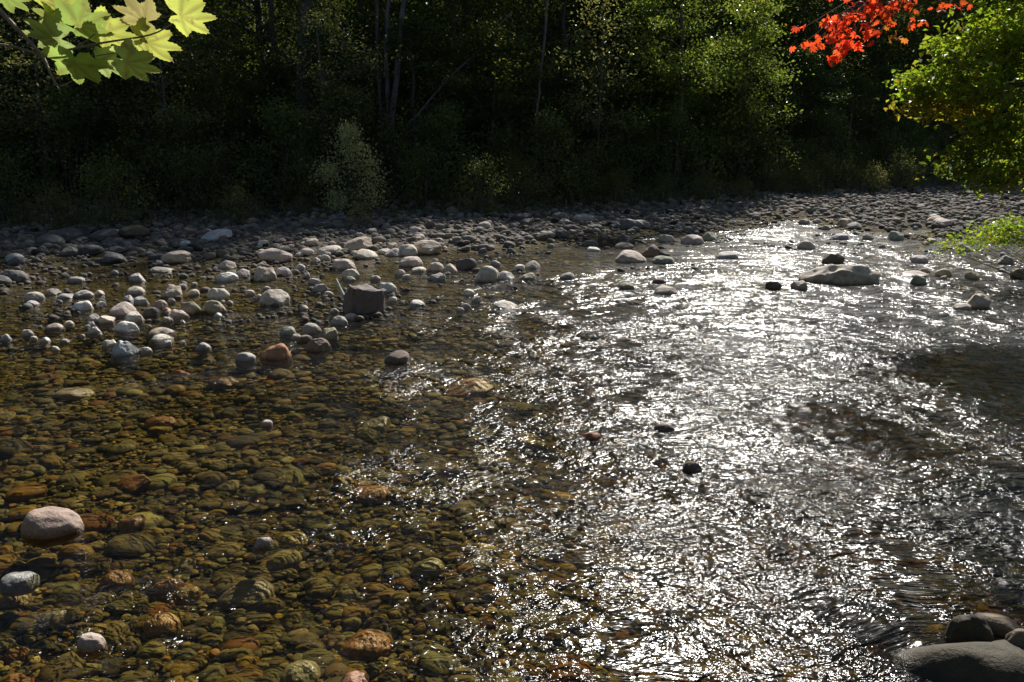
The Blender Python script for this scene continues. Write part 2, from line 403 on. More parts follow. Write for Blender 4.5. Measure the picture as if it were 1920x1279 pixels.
STONES = [
# far left edge of the bar, shallows
(328,479,40,32,'tan','egg','large tan egg shaped stone at the shaded edge of the bar, left end',G1),
(300,491,18,14,'white','round','small white stone touching the left side of the large tan egg stone',G1),
(306,506,40,9,'beige','flat','long flat pale stone lying in front of the large tan egg stone',G1),
(425,497,32,16,'pink','round','rounded pinkish stone behind the pale wedge stone, left shallows',G1),
(425,519,38,18,'white','egg','pale pink white wedge stone in the water below the pinkish round one',G1),
(454,511,26,14,'grey','round','grey stone touching the right end of the pale wedge stone',G1),
(143,524,28,12,'grey','flat','lone grey flat stone in still shaded water near left bank',G1),
(215,510,15,8,'grey','flat','tiny pale stone alone in dark water, left of the pitted grey stone',G1),
(260,517,27,22,'grey','block','pitted rough grey stone standing in amber water, left shallows',G1),
(255,544,30,15,'beige','flat','light flat stone just below the pitted rough grey stone',G1),
(325,546,42,25,'tan','round','big smooth tan stone above the crowded row of left stones',G1),
(343,534,18,15,'grey','round','small grey stone perched behind the big smooth tan stone',G1),
(365,530,12,11,'beige','round','smallest pebble right of the big smooth tan stone',G1),
(363,548,23,13,'cream','round','cream stone between the big tan stone and the olive pair',G1),
(360,572,42,36,'olive','round','left one of the two big olive grey stones side by side',G1),
(402,568,40,38,'olive','round','right one of the two big olive grey stones side by side',G1),
(410,548,36,28,'cream','egg','yellowish cream stone rising behind the two olive grey stones',G1),
(66,555,30,17,'beige','round','beige rounded stone at the left end of the scattered row',G1),
(101,547,25,13,'grey','block','blocky grey stone second along the left scattered row',G1),
(123,555,29,10,'grey','flat','low flat grey stone third along the left scattered row',G1),
(157,551,34,14,'grey','flat','wide low grey stone in the middle of the left scattered row',G1),
(186,547,18,13,'beige','round','small beige stone ending the left scattered row',G1),
(58,569,25,12,'lilac','round','lilac grey stone just in front of the row at left',G1),
(155,572,34,20,'white','egg','bright white smooth stone in the middle of the left shallows',G1),
(191,568,18,13,'lilac','round','small lilac stone right of the bright white smooth stone',G1),
(243,557,20,16,'lilac','block','square pale lilac stone behind the rough pinkish one',G1),
(267,561,25,20,'blue','block','blue grey square stone right of the square pale lilac stone',G1),
(231,577,40,28,'pink','round','large rough pinkish grey stone in the crowded left cluster',G1),
(256,589,31,28,'cream','block','cream coloured blocky stone leaning on the rough pinkish grey one',G1),
(284,584,27,17,'dark','round','dark wet stone right of the cream blocky stone',G1),
(300,570,25,17,'tan','round','rounded tan stone above the dark wet stone',G1),
(313,581,17,10,'orange','round','small salmon stone tucked beside the dark wet stone',G1),
(338,588,31,19,'pink','egg','pinkish brown egg stone in front of the left olive grey stone',G1),
(311,598,24,15,'grey','block','broken grey stone just in front of the small salmon stone',G1),
(322,561,16,13,'grey','round','little grey stone below the big smooth tan stone',G1),
(181,593,25,24,'lilac','round','upright lilac grey stone on the left of a heap of chips',G1),
(202,598,26,17,'beige','angular','angular beige chip stone right of the upright lilac stone',G1),
(103,611,27,10,'beige','flat','thin flat pale stone lying alone in the left shallows',G1),
(130,605,20,8,'cream','flat','thin cream stone right of the lone thin flat one',G1),
(154,618,11,30,'white','shard','narrow white stone shard standing upright in the water',G1),
(172,608,20,12,'grey','round','grey stone right behind the narrow upright white shard',G1),
(180,619,25,15,'lilac','angular','broken lilac stone at the foot of the narrow upright shard',G1),
(240,612,40,21,'white','egg','smooth pale stone with white end in front of the cream blocky stone',G1),
(52,622,22,15,'beige','round','pale beige stone, left of the little black and white trio',G1),
(64,633,14,10,'cream','round','smallest stone of the trio by the left edge shallows',G1),
(85,634,17,15,'white','round','white stone of the trio by the left edge shallows',G1),
(10,632,21,13,'blue','egg','bluish white stone cut by the left edge of the photo',G1),
(122,638,16,6,'cream','flat','sliver of pale stone barely showing, left shallows',G1),
(105,653,16,9,'white','round','small white stone alone in front of the trio',G1),
(232,653,45,30,'blue','angular','large blue white stone with dark underside nearest in the left shallows',G1),
(206,643,25,12,'cream','round','cream stone touching the left of the large blue white stone',G1),
(273,656,23,12,'cream','egg','cream oval stone right of the large blue white stone',G1),
(302,620,40,12,'tan','flat','tan flat stone awash in the middle of the left shallows',G1),
(302,632,31,8,'white','flat','thin white wedge in front of the tan flat stone awash',G1),
(314,643,19,10,'lilac','round','lilac stone below the thin white wedge',G1),
(343,638,12,15,'cream','block','small upright cream stone right of the thin white wedge',G1),
(381,649,25,15,'grey','round','lone dome shaped grey stone between two stone clusters',G1),
(464,669,35,19,'grey','egg','grey tan stone left of the large orange and white one',G1),
(470,546,18,15,'pink','round','small pink stone left of the large beige boulder',G1),
(500,540,14,9,'grey','round','tiny grey stone behind the large beige boulder',G1),
# sunlit bar
(517,556,50,34,'beige','round','large beige boulder with shaded front, in the amber pool',G2),
(486,549,18,24,'pink','round','pinkish stone touching the left of the large beige boulder',G2),
(517,478,46,28,'pink','round','big pink tan stone at the left end of the bar',G2),
(491,470,24,20,'tan','round','tan stone leaning on the left of the big pink tan stone',G2),
(618,470,38,17,'beige','round','wide beige stone in the centre front of the bar',G2),
(672,457,40,30,'tan','angular','humped grey tan stone on the crest of the bar',G2),
(686,477,38,16,'beige','flat','low beige stone in front of the humped one',G2),
(738,473,32,17,'grey','round','left and lower stone of the joined grey pair on the bar',G2),
(764,467,37,26,'beige','round','right and taller stone of the joined grey pair on the bar',G2),
(802,463,42,27,'tan','block','sloping stone with purple shaded face, right end of the bar',G2),
(771,490,40,21,'pink','flat','pinkish slab in front of the joined grey pair',G2),
(648,494,40,23,'pink','egg','pinkish brown sloping stone in front of the low beige stone',G2),
(657,512,30,21,'beige','egg','beige stone below the pinkish brown sloping stone',G2),
(498,511,42,32,'tan','round','round tan stone, left one of two standing together in water',G2),
(532,505,28,26,'lilac','round','lilac grey stone, right one of two standing together in water',G2),
(562,500,21,13,'cream','round','cream stone right of the lilac grey stone',G2),
(817,498,28,22,'pink','round','pinkish tan stone left in the pair before the dark grey boulder',G2),
(842,499,28,25,'tan','round','tan stone right in the pair, touching the dark grey boulder',G2),
(873,487,38,37,'dark','round','dark grey rounded boulder at the shadow edge',G2),
(909,507,48,43,'beige','egg','big beige boulder right of the dark grey rounded boulder',G2),
(948,517,29,18,'white','round','pale stone right of the big beige boulder',G2),
(928,492,22,16,'grey','round','grey stone behind the big beige boulder',G2),
(750,509,20,14,'beige','round','small beige stone in front of the pinkish slab',G2),
(786,505,27,10,'cream','flat','flat cream stone in front of the pinkish slab, right part',G2),
(820,520,30,14,'grey','round','grey stone low in water before the pinkish tan pair',G2),
(762,518,16,9,'white','angular','white chip in front of the small beige stone',G2),
(610,477,20,12,'grey','round','small grey stone beside the wide beige stone of the bar',G2),
(592,487,18,12,'cream','round','cream stone at the water edge left of the pinkish brown sloping stone',G2),
(575,515,20,14,'grey','block','grey chip stone among the strewn pebbles left of the stick',G2),
(590,526,22,14,'lilac','angular','lilac chip among the strewn pebbles left of the stick',G2),
(600,540,26,16,'grey','angular','largest grey chip among the strewn pebbles left of the stick',G2),
(617,551,18,10,'cream','round','cream pebble nearest the stick',G2),
# dark boulder group
(728,535,34,31,'white','block','whitish rough boulder behind the right shoulder of the dark boulder',G3),
(735,560,20,14,'cream','block','small cream stone at the right foot of the dark angular boulder',G3),
(704,521,20,10,'pink','round','pink stone just behind the dark angular boulder',G3),
(655,523,24,10,'green','round','greenish stone behind the left corner of the dark boulder',G3),
(626,583,19,11,'tan','round','tan stone in front of the left foot of the dark boulder',G3),
(637,600,27,19,'grey','round','grey dome stone in front of the tan one below the dark boulder',G3),
(660,593,27,11,'pink','flat','pink flat stone in front of the dark angular boulder',G3),
(663,584,25,9,'brown','flat','brown flat stone tight against the front of the dark boulder',G3),
(585,612,31,29,'grey','round','rounded grey stone topping the cluster left of the olive brown one',G3),
(618,623,34,27,'olive','block','olive brown blocky stone in the cluster below the dark boulder',G3),
(541,620,29,17,'green','round','greenish stone at the left of the cluster below the dark boulder',G3),
(556,630,20,14,'beige','round','beige stone between the greenish and the purple brown stones',G3),
(572,635,25,15,'brown','round','purple brown stone at the heart of the cluster',G3),
(597,646,40,27,'brown','round','rust brown rounded stone at the front of the cluster',G3),
(517,659,52,31,'orange','egg','large orange and pink stone nearest of the left shallows',G3),
(743,670,44,24,'brown','egg','reddish brown stone with water breaking around it',G3),
(570,576,19,9,'beige','round','small beige stone alone in the amber pool',G3),
(782,567,26,10,'white','flat','white flat stone right of the dark angular boulder',G3),
(880,548,23,14,'cream','round','cream stone topping the small mid river heap',G4),
(894,561,20,12,'grey','angular','grey chip in the small mid river heap',G4),
(873,573,20,10,'lilac','round','lilac stone at left of the small mid river heap',G4),
(950,571,40,10,'beige','flat','long beige flat stone right of the small mid river heap',G4),
(863,580,16,9,'white','round','white stone in front of the small mid river heap',G4),
# channel to the right
(973,500,23,16,'white','round','white stone left in the pair right of the big beige boulder',G4),
(998,496,27,18,'grey','round','grey stone right in the pair right of the big beige boulder',G4),
(988,519,32,14,'olive','egg','yellow green algae stone in front of the white and grey pair',G4),
(1064,517,27,13,'grey','flat','grey stone awash alone in the amber channel',G4),
(1182,481,62,23,'pink','flat','long smooth pinkish slab in the channel, middle of the photo',G4),
(1221,468,38,27,'brown','round','brown boulder behind the right end of the long pinkish slab',G4),
(1247,472,20,20,'dark','block','dark stone touching the right of the brown boulder',G4),
(1245,487,40,16,'green','flat','greenish grey slab in front of the brown boulder',G4),
(1171,460,32,12,'tan','flat','tan flat stone behind the long pinkish slab',G4),
(1112,467,25,9,'white','flat','bright white flat stone left behind the long pinkish slab',G4),
(1298,449,36,19,'pink','round','pinkish stone left in the pair beyond the greenish grey slab',G4),
(1331,443,27,17,'green','round','greenish stone right in the pair beyond the greenish grey slab',G4),
(1249,446,26,18,'beige','block','beige stone left of the pinkish and greenish pair',G4),
(1361,478,40,14,'lilac','flat','lilac flat stone alone in amber water right of the slabs',G4),
(1236,526,25,11,'brown','flat','brown stone awash behind the pinkish riffle stone',G4),
(1246,544,44,18,'pink','flat','pinkish stone awash at the head of the riffle',G4),
(1175,536,28,14,'olive','round','olive stone awash left of the pinkish riffle stone',G4),
# right side
(1498,534,27,19,'tan','round','tan stone at the left foot of the big flat boulder',G4),
(1450,533,26,18,'brown','block','brown stone left of the tan stone by the big flat boulder',G4),
(1910,511,34,24,'brown','block','red brown boulder cut by the right edge of the photo',G4),
(1712,513,44,12,'pink','flat','pink flat stone right of the big flat boulder',G4),
# near river
(100,978,108,32,'rose','egg','biggest near stone, a smooth pinkish tan dome in clear water at left',G5,'stone','river_stone',.6),
(177,1200,46,42,'pink','egg','pale pink egg stone rising from water by the bottom left',G5),
(492,1017,32,22,'grey','block','grey tip of a dark stone breaking the surface, lower left',G5),
(35,1087,46,11,'blue','flat','blue grey stone awash below the biggest near stone',G5),
(664,1272,44,22,'orange','round','orange tan stone cut by the bottom edge of the photo',G5),
(1106,817,36,16,'rust','egg','small reddish stone breaking the surface in mid river glitter',G5),
(1246,801,32,16,'brown','round','brown stone showing among bright glitter, mid river',G5),
(1297,876,32,22,'brown','egg','wet brown stone in the brightest glitter, nearest of three',G5),
(500,792,22,16,'pink','round','small pink stone tip in the left clear water',G5),
]
for s in STONES:
    o = put_stone(*s)
    if s[6].startswith('biggest near stone'):                      # a low broad dome, widest at the water line
        p_, k_ = ground_at(100, 996); a_ = 53 * k_ / F
        o.data = SHAPES['egg'][1]; o.location = (p_[0], p_[1] + .2 * a_, .10 * a_); o.scale = (a_, .8 * a_, .66 * a_); o.rotation_euler = (.05, .04, .1)

# stones under water that stand out by colour
SUBS = [(338,677,28,14,'red','bright red stone under water below the left shallows'), (138,710,52,20,'tan','tan slab under water nearest the left shallows'),
(420,688,44,16,'rust','rusty stone under water left of the orange and pink stone'), (345,1043,38,28,'ochre','ochre stone under water beside an orange one, lower left'),
(311,1032,42,24,'rust','orange stone under water touching the ochre one'), (213,1026,46,22,'rust','long orange stone under water right of the biggest near stone'),
(238,932,44,22,'orange','bright orange stone under water above right of the biggest near stone'), (295,1091,50,30,'orange','round orange stone under water below the ochre one'),
(135,1204,64,52,'rust','rust stone under water left of the pale pink egg stone'), (20,1195,60,50,'rust','rust stone under water at the bottom left edge'),
(455,1032,80,40,'brown','large dark brown stone under water behind the grey tip'), (1050,826,44,20,'orange','orange stone under water left of the small reddish stone'),
(645,846,36,24,'ochre','yellow stone under water in the middle of the river'), (692,863,60,26,'rust','rusty stone under water right of the yellow one'),
(685,1122,74,36,'rust','broad rusty stone under water near bottom centre'), (800,990,50,30,'olive','olive stone under water beside dark water, mid river'),
(1180,1205,90,46,'rust','rusty slab under water in the bottom centre glitter'), (1575,1185,70,46,'ochre','ochre stone under water near the bottom right'),
(1000,745,60,24,'ochre','ochre slab under water above the blue smooth patch'), (880,695,70,16,'orange','orange streak of stone under water below the riffle head'),
(540,945,50,26,'ochre','mustard stone under water in the left clear water'), (90,1090,50,30,'olive','olive stone under water below the blue grey stone'),
(250,860,56,22,'rust','reddish stone under water above the bright orange one'), (15,1055,50,30,'ochre','mustard stone under water at the left edge'),
(700,760,50,20,'olive','moss grown stone under water below the reddish brown riffle stone'), (1640,1080,60,26,'orange','orange stone under water in the shaded right water'),
(1795,935,46,18,'ochre','ochre stone under water by the right dark water'), (300,755,44,16,'rust','small rust stone under water in the left middle'),
(60,1260,80,40,'ochre','mustard stone under water in the bottom left corner'), (230,1245,60,40,'brown','brown stone under water below the pale pink egg stone'),
(560,1180,60,30,'olive','olive stone under water, lower left centre'), (930,1265,90,30,'rust','rusty stone under water at the bottom centre edge')]
for (px, py, w, h, c_, lab) in SUBS:
    put_stone(px, py, w * .95, h, c_, random.choice(['round', 'egg', 'flat']), lab, 'coloured stones under water', name='submerged_stone', sub=True)

# special rocks
def rock(name, px, py, w, h, colr, label, profile_seed, kind='angular', cat='boulder', depth=.7, rz=0., scale_z=1., shape=None):
    o = put_stone(px, py, w, h, colr, kind, label, None, cat, name, depth, rz=rz)
    if shape is not None: o.data = shape
    o.rotation_euler = (0, 0, rz)
    return o
def table_rock(seed):
    """broken block: tilted flat top, faces undercut towards the foot"""
    v, fc = ICO[5]; q = np.sign(v) * np.abs(v) ** .62; q /= np.abs(q).max(0)
    for d_, lim in (((0, 0, 1), .62), ((.12, -.1, .98), .64), ((-.12, -1, -.08), .62), ((.5, -.85, -.12), .68), ((-.95, -.3, -.05), .74), ((.95, -.1, -.15), .80), ((.6, .2, .7), .86), ((-.5, .6, .6), .80), ((.35, -.75, -.5), .80)):
        d_ = np.array(d_, float); d_ /= np.linalg.norm(d_)
        over = q @ d_ - lim; q -= np.maximum(over, 0)[:, None] * d_ * .94
    q *= (1 + .06 * vnoise(v * 2.2 + seed, seed))[:, None]
    q += v * (.13 * fbm(v * 2.4, seed, 4))[:, None]
    q -= (q.max(0) + q.min(0)) / 2; q /= np.abs(q).max(0)
    q[:, 2] -= .06 * q[:, 0]
    return mesh_np('stone_table', q, fc, M_STONE)
rb = rock('boulder', 685, 561, 84, 58, 'brown', 'dark purple brown angular boulder with flat top standing in the pool', 3, depth=.7, rz=.6, shape=table_rock(4))
rb.color = (.19, .155, .14, 1)
def ledge_rock(seed):
    v, fc = ICO[5]; q = np.sign(v) * np.abs(v) ** .8; q /= np.abs(q).max(0)
    for d_, lim in (((.25, -.5, .8), .55), ((-.5, -.25, .8), .55), ((.05, .1, 1), .50), ((.9, -.4, .3), .78), ((.1, -1, .15), .62), ((-.55, -.8, .2), .66), ((.6, .3, .7), .62), ((-.2, .6, .75), .6)):
        d_ = np.array(d_, float); d_ /= np.linalg.norm(d_)
        over = q @ d_ - lim; q -= np.maximum(over, 0)[:, None] * d_ * .93
    q *= (1 + .10 * vnoise(v * 2.5 + seed, seed))[:, None]
    q += v * (.035 * fbm(v * 4.5, seed, 4))[:, None]
    q -= (q.max(0) + q.min(0)) / 2; q /= np.abs(q).max(0)
    return mesh_np('stone_ledge', q, fc, M_STONE)
rock('boulder', 1577, 512, 156, 39, 'beige', 'big long flat tan boulder in the riffle on the right', 8, depth=.45, rz=-.05, shape=ledge_rock(8))
rock('boulder', 1560, 484, 38, 20, 'brown', 'pointed brown rock standing behind the big flat boulder', 9, depth=.7)
rock('boulder', 1826, 563, 46, 28, 'tan', 'wedge shaped tan rock with dark face in the right riffle', 10, depth=.8, rz=.2)
rock('boulder', 1804, 574, 34, 14, 'beige', 'low pale rock in front of the wedge shaped rock', 11, kind='flat', depth=.8)
# stones on the near bank, bottom right, their shade partly painted as dark colour
rock('boulder', 1850, 1262, 330, 68, 'shaded_moss', 'large moss grown flat topped boulder in shade, bottom right corner', 12, kind='flat', depth=.5)
rock('boulder', 1812, 1186, 78, 66, 'shaded_moss', 'smooth grey stone in shade above the large moss grown boulder', 13, kind='round', depth=.8)
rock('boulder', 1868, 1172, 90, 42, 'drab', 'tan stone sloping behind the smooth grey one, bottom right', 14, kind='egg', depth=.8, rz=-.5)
rock('boulder', 1910, 1210, 70, 60, 'drab', 'pale pinkish stone at the right edge above the moss grown boulder', 15, kind='round', depth=.8)

# repeated stones that nothing tells apart
def fill(n, poly, wr, cols, label, group, kinds=('round', 'round', 'egg', 'flat', 'block'), asp=(.42, .68)):
    xs_ = [p[0] for p in poly]; ys_ = [p[1] for p in poly]
    def inside(x, y):
        r_ = False
        for i in range(len(poly)):
            (x1, y1), (x2, y2) = poly[i], poly[i - 1]
            if (y1 > y) != (y2 > y) and x < (x2 - x1) * (y - y1) / (y2 - y1) + x1: r_ = not r_
        return r_
    k = 0
    while k < n:
        x, y = random.uniform(min(xs_), max(xs_)), random.uniform(min(ys_), max(ys_))
        if not inside(x, y): continue
        w = wr[0] + (wr[1] - wr[0]) * random.random() ** 1.8
        c_ = random.choice(cols)
        put_stone(x, y, w, w * random.uniform(*asp), c_, random.choice(kinds), label, group)
        k += 1
fill(34, [(470, 440), (560, 428), (700, 424), (830, 436), (840, 466), (600, 490), (480, 476)], (11, 24), ['beige', 'tan', 'grey', 'pink', 'cream'],
     'small pale stone among others packed on the sunlit gravel bar', 'small stones on the sunlit bar')
fill(30, [(0, 450), (150, 430), (470, 432), (310, 480), (160, 500), (0, 530)], (16, 46), ['dim', 'dim', 'dark', 'blue', 'drab'],  # darker tones put the bank's shade into the stone colours
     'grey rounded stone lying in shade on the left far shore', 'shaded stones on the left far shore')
fill(36, [(850, 430), (980, 405), (1200, 395), (1210, 445), (1080, 468), (870, 470)], (14, 36), ['dim', 'dim', 'dark', 'drab', 'grey'],  # shade deepened by dark stone colours here too
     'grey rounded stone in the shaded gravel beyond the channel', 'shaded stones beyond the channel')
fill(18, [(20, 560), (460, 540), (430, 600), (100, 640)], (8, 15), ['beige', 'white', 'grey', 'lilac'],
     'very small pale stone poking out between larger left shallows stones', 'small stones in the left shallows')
fill(36, [(1420, 450), (1500, 410), (1900, 390), (1919, 520), (1700, 530), (1650, 480)], (13, 32), ['grey', 'pink', 'tan', 'beige', 'green', 'lilac'],
     'low rounded stone among others in the glittering right hand riffle', 'low stones in the riffle')
print('individual stones', n_ind)

# pebbles and gravel that nobody could count
def pebble_mass(name, pts, sizes, cols, sub, flat=(.45, .8), lift=.25, tilt=.18):
    base = [stone_shape(k, 500 + i * 7, sub)[0] for i, k in enumerate(['round', 'egg', 'flat', 'block', 'round', 'egg'])]
    fc = ICO[sub][1]; nv = len(base[0]); n = len(pts)
    V = np.empty((n, nv, 3), np.float32)
    bi = rng.integers(0, len(base), n); rz = rng.uniform(0, 2 * np.pi, n); fl = rng.uniform(*flat, n); el = rng.uniform(.7, 1., n)
    tx, ty = rng.normal(0, tilt, n), rng.normal(0, tilt, n)
    for i in range(n):
        b = base[bi[i]] * (sizes[i], sizes[i] * el[i], sizes[i] * fl[i])
        c, s = math.cos(rz[i]), math.sin(rz[i])
        V[i, :, 0] = b[:, 0] * c - b[:, 1] * s; V[i, :, 1] = b[:, 0] * s + b[:, 1] * c
        V[i, :, 2] = b[:, 2] + tx[i] * V[i, :, 0] + ty[i] * V[i, :, 1] + sizes[i] * fl[i] * lift
        V[i] += pts[i]
    Fa = (fc[None] + (np.arange(n) * nv)[:, None, None]).reshape(-1, 3)
    C = np.repeat(cols, nv, 0)
    return mesh_np(name, V.reshape(-1, 3), Fa, M_PEBBLE, True, C)
def pick(names, w, n, jit=.2):
    tab = np.array([PAL[k] for k in names]); w = np.array(w, float); w /= w.sum()
    return tab[rng.choice(len(names), n, p=w)] * rng.uniform(1 - jit, 1 + jit, (n, 1)) * rng.uniform(.93, 1.07, (n, 3))
# river bed
n = 21000
yy = 2.2 + 15.5 * rng.random(n) ** 1.25; xx = rng.uniform(-1, 1, n) * (yy * .68 + 1.2)
zz = bed(xx, yy)
sz = .026 + .075 * rng.random(n) ** 2.2 + np.where(rng.random(n) < .03, .07, 0)
keep = zz < -.01
sz = np.where(zz + sz * .9 > -.015, np.minimum(sz, np.maximum(.02, (-zz) * .7)), sz)
xx, yy, zz, sz = xx[keep], yy[keep], zz[keep], sz[keep]
cols = pick(['olive', 'ochre', 'tan', 'brown', 'grey', 'rust', 'orange', 'dark', 'green', 'beige'], [34, 18, 13, 10, 7, 5, 4, 10, 6, 4], len(xx), .45) * np.array([.57, .52, .24])
m = 9000
x2 = rng.uniform(-1, .25, m); y2 = 2.4 + 9 * rng.random(m) ** 1.1; x2 = x2 * (y2 * .68 + 1); z2 = bed(x2, y2); kp = z2 < -.03
x2, y2, z2 = x2[kp], y2[kp], z2[kp] + .012
xx, yy, zz = np.concatenate([xx, x2]), np.concatenate([yy, y2]), np.concatenate([zz, z2]); sz = np.concatenate([sz, .014 + .022 * rng.random(len(x2))])
cols = np.concatenate([cols, pick(['olive', 'ochre', 'tan', 'brown', 'orange', 'dark', 'beige', 'cream'], [24, 20, 16, 8, 8, 8, 6, 3], len(x2), .45) * np.array([.74, .69, .33])])
tag(link('riverbed_pebbles', pebble_mass('riverbed_pebbles', np.stack([xx, yy, zz], 1), sz, cols, 2, (.18, .42), .5, .07)), 'brown and olive pebbles covering the river bed under the water', 'pebbles', kind='stuff')
# gravel shore
n = 26000
xx = rng.uniform(-17, 27, n); t = -1.2 + 14 * rng.random(n)
yy = bank_y(xx) - t; keep = (np.abs(xx) < yy * .7 + 1.5)
xx, yy = xx[keep], yy[keep]; zz = bed(xx, yy)
keep = (zz > -.085) & (rng.random(len(xx)) < np.maximum(sstep(-.05, .03, zz), sstep(-.05, .35, n2(xx, yy, .8, 55))))
xx, yy, zz = xx[keep], yy[keep], zz[keep]
sz = .03 + .10 * rng.random(len(xx)) ** 2.6
sz = sz + np.where(rng.random(len(xx)) < .04, .09 * rng.random(len(xx)), 0)
sz = np.where(zz < .02, np.minimum(sz, .045 + .05 * rng.random(len(xx)) ** 3), sz)
zz = np.where(zz < .01, np.maximum(zz, -sz * rng.uniform(.1, 1.2, len(zz))), zz)
cols = pick(['grey', 'tan', 'beige', 'pink', 'olive', 'lilac', 'blue', 'dark'], [30, 18, 16, 10, 6, 5, 4, 6], len(xx)) * .37
print('gravel', len(xx))
tag(link('gravel', pebble_mass('gravel', np.stack([xx, yy, zz], 1), sz, cols, 2)), 'grey and tan cobbles packed along the far shore', 'gravel', kind='stuff')

# driftwood stick by the dark boulder
p0, k = ground_at(645, 562); p1 = at_depth(631, 524, p0[1] * math.cos(PITCH) + .75)
pp = [p0 + (p1 - p0) * t_ + np.array([.012 * math.sin(5 * t_), 0, .01 * math.sin(9 * t_)]) for t_ in np.linspace(-.12, 1, 9)]
v_, f_ = tubes([(pp, np.linspace(.030, .019, 9))], 8)
tag(link('driftwood', mesh_np('driftwood', v_, f_, M_DRIFT)), 'bleached driftwood stick leaning against the dark angular boulder', 'stick')

# ------------------------------------------------------------------ leaves
def leaf_cloud(centres, sizes, cols, up=.6, droop=.0, wid=.55):
    """pointed folded leaves, one colour each"""
    n = len(centres)
    nrm = rng.normal(size=(n, 3)); nrm[:, 2] = np.abs(nrm[:, 2]) + up; nrm /= np.linalg.norm(nrm, axis=1)[:, None]
    d = rng.normal(size=(n, 3)); d[:, 2] -= droop
    d -= nrm * np.sum(d * nrm, 1)[:, None]; d /= np.linalg.norm(d, axis=1)[:, None] + 1e-9
    s = np.cross(nrm, d)
    L = np.asarray(sizes)[:, None]; W = L * wid * .5
    base = centres - d * L * .5; tip = centres + d * L * .5 - nrm * L * .10
    fold = nrm * L * .12
    m = centres - d * L * .08
    V = np.stack([base, m + s * W + fold, tip, m - s * W + fold], 1).reshape(-1, 3)
    i = np.arange(n)[:, None] * 4
    Fa = np.concatenate([i + [0, 2, 1], i + [0, 3, 2]], 0)
    return V, Fa, np.repeat(cols, 4, 0)
LOBES = [(-90, .10), (-66, .40), (-48, .66), (-32, .58), (-14, .82), (2, .98), (13, .76), (25, .64), (39, .88), (54, 1.04), (63, .82), (72, .68), (81, .95), (90, 1.14)]
def maple_outline():
    r_ = LOBES + [(180 - a, q) for a, q in LOBES[-2:0:-1]]
    return np.array([(q * math.cos(R(a)), q * math.sin(R(a))) for a, q in r_])
def maple_cloud(centres, sizes, cols, up=.5):
    o = maple_outline() * .5; k = len(o); n = len(centres)
    nrm = rng.normal(size=(n, 3)); nrm[:, 2] = np.abs(nrm[:, 2]) + up; nrm /= np.linalg.norm(nrm, axis=1)[:, None]
    d = rng.normal(size=(n, 3)); d[:, 2] -= .7; d -= nrm * np.sum(d * nrm, 1)[:, None]; d /= np.linalg.norm(d, axis=1)[:, None]
    s = np.cross(nrm, d); L = np.asarray(sizes)
    V = centres[:, None, :] + L[:, None, None] * (o[None, :, 0, None] * s[:, None] + o[None, :, 1, None] * d[:, None]
        - (np.sum(o * o, 1) * .5)[None, :, None] * nrm[:, None])
    V = np.concatenate([centres[:, None, :], V], 1)
    tri = np.array([(0, 1 + j, 1 + (j + 1) % k) for j in range(k)])
    Fa = (tri[None] + (np.arange(n) * (k + 1))[:, None, None]).reshape(-1, 3)
    return V.reshape(-1, 3), Fa, np.repeat(cols, k + 1, 0)
def green(n, base=(.055, .085, .022), jit=.35, yellow=.0):
    c = np.array(base) * rng.uniform(1 - jit, 1 + jit, (n, 1)) * rng.uniform(.85, 1.15, (n, 3))
    m = rng.random(n) < yellow
    c[m] = np.array([.26, .20, .03]) * rng.uniform(.7, 1.2, (m.sum(), 1))
    return c

def crown_points(h, r, n_cl, per, base=.18, seed=0, spread=.34, flat=.45):
    """clump centres on limbs through an uneven crown, leaves scattered round each"""
    g = np.random.default_rng(seed); C = []
    while len(C) < n_cl:
        u = g.random(); zc = h * (base + (1 - base) * u)
        prof = (math.sin(math.pi * min(1, .18 + .82 * u)) ** .7) * (1 + .25 * math.sin(7 * u + seed))
        a = g.uniform(0, 2 * math.pi); rr = r * prof * math.sqrt(g.uniform(.12, 1)) * (1 + .22 * math.sin(3 * a + seed))
        C.append((rr * math.cos(a), rr * math.sin(a), zc))
    C = np.array(C); P = []
    for c in C:
        k = int(per * g.uniform(.5, 1.5)); s = spread * g.uniform(.6, 1.3)
        P.append(c + g.normal(size=(k, 3)) * (s, s, s * flat))
    return C, np.concatenate(P)
def trunk_mesh(name, h, r0, C, mat, lean=0., limbs=26, seed=0):
    g = np.random.default_rng(seed)
    zs = np.linspace(-.3, h * .92, 10)
    wob = np.stack([np.cumsum(g.normal(0, .035 * h / 6, 10)), np.cumsum(g.normal(0, .035 * h / 6, 10)), zs], 1); wob[:, :2] -= wob[0, :2]
    wob[:, 0] += lean * zs
    rad = r0 * (1 - .86 * (zs - zs[0]) / (zs[-1] - zs[0])); rad[0] *= 1.35
    paths = [(wob, rad)]
    for c in C[g.permutation(len(C))[:limbs]]:
        z0 = max(.12 * h, c[2] - .35 * np.hypot(c[0], c[1]) - .2)
        if z0 > zs[-1]: continue
        st = np.array([np.interp(z0, zs, wob[:, 0]), np.interp(z0, zs, wob[:, 1]), z0])
        mid = (st + c) / 2 + g.normal(0, .07, 3) + (0, 0, .12)
        rr = .38 * np.interp(z0, zs, rad)
        paths.append(([st, (st + mid) / 2, mid, (mid + c) / 2, c], [rr, rr * .8, rr * .6, rr * .4, rr * .15]))
    v_, f_ = tubes(paths, 7)
    return mesh_np(name, v_, f_, mat)
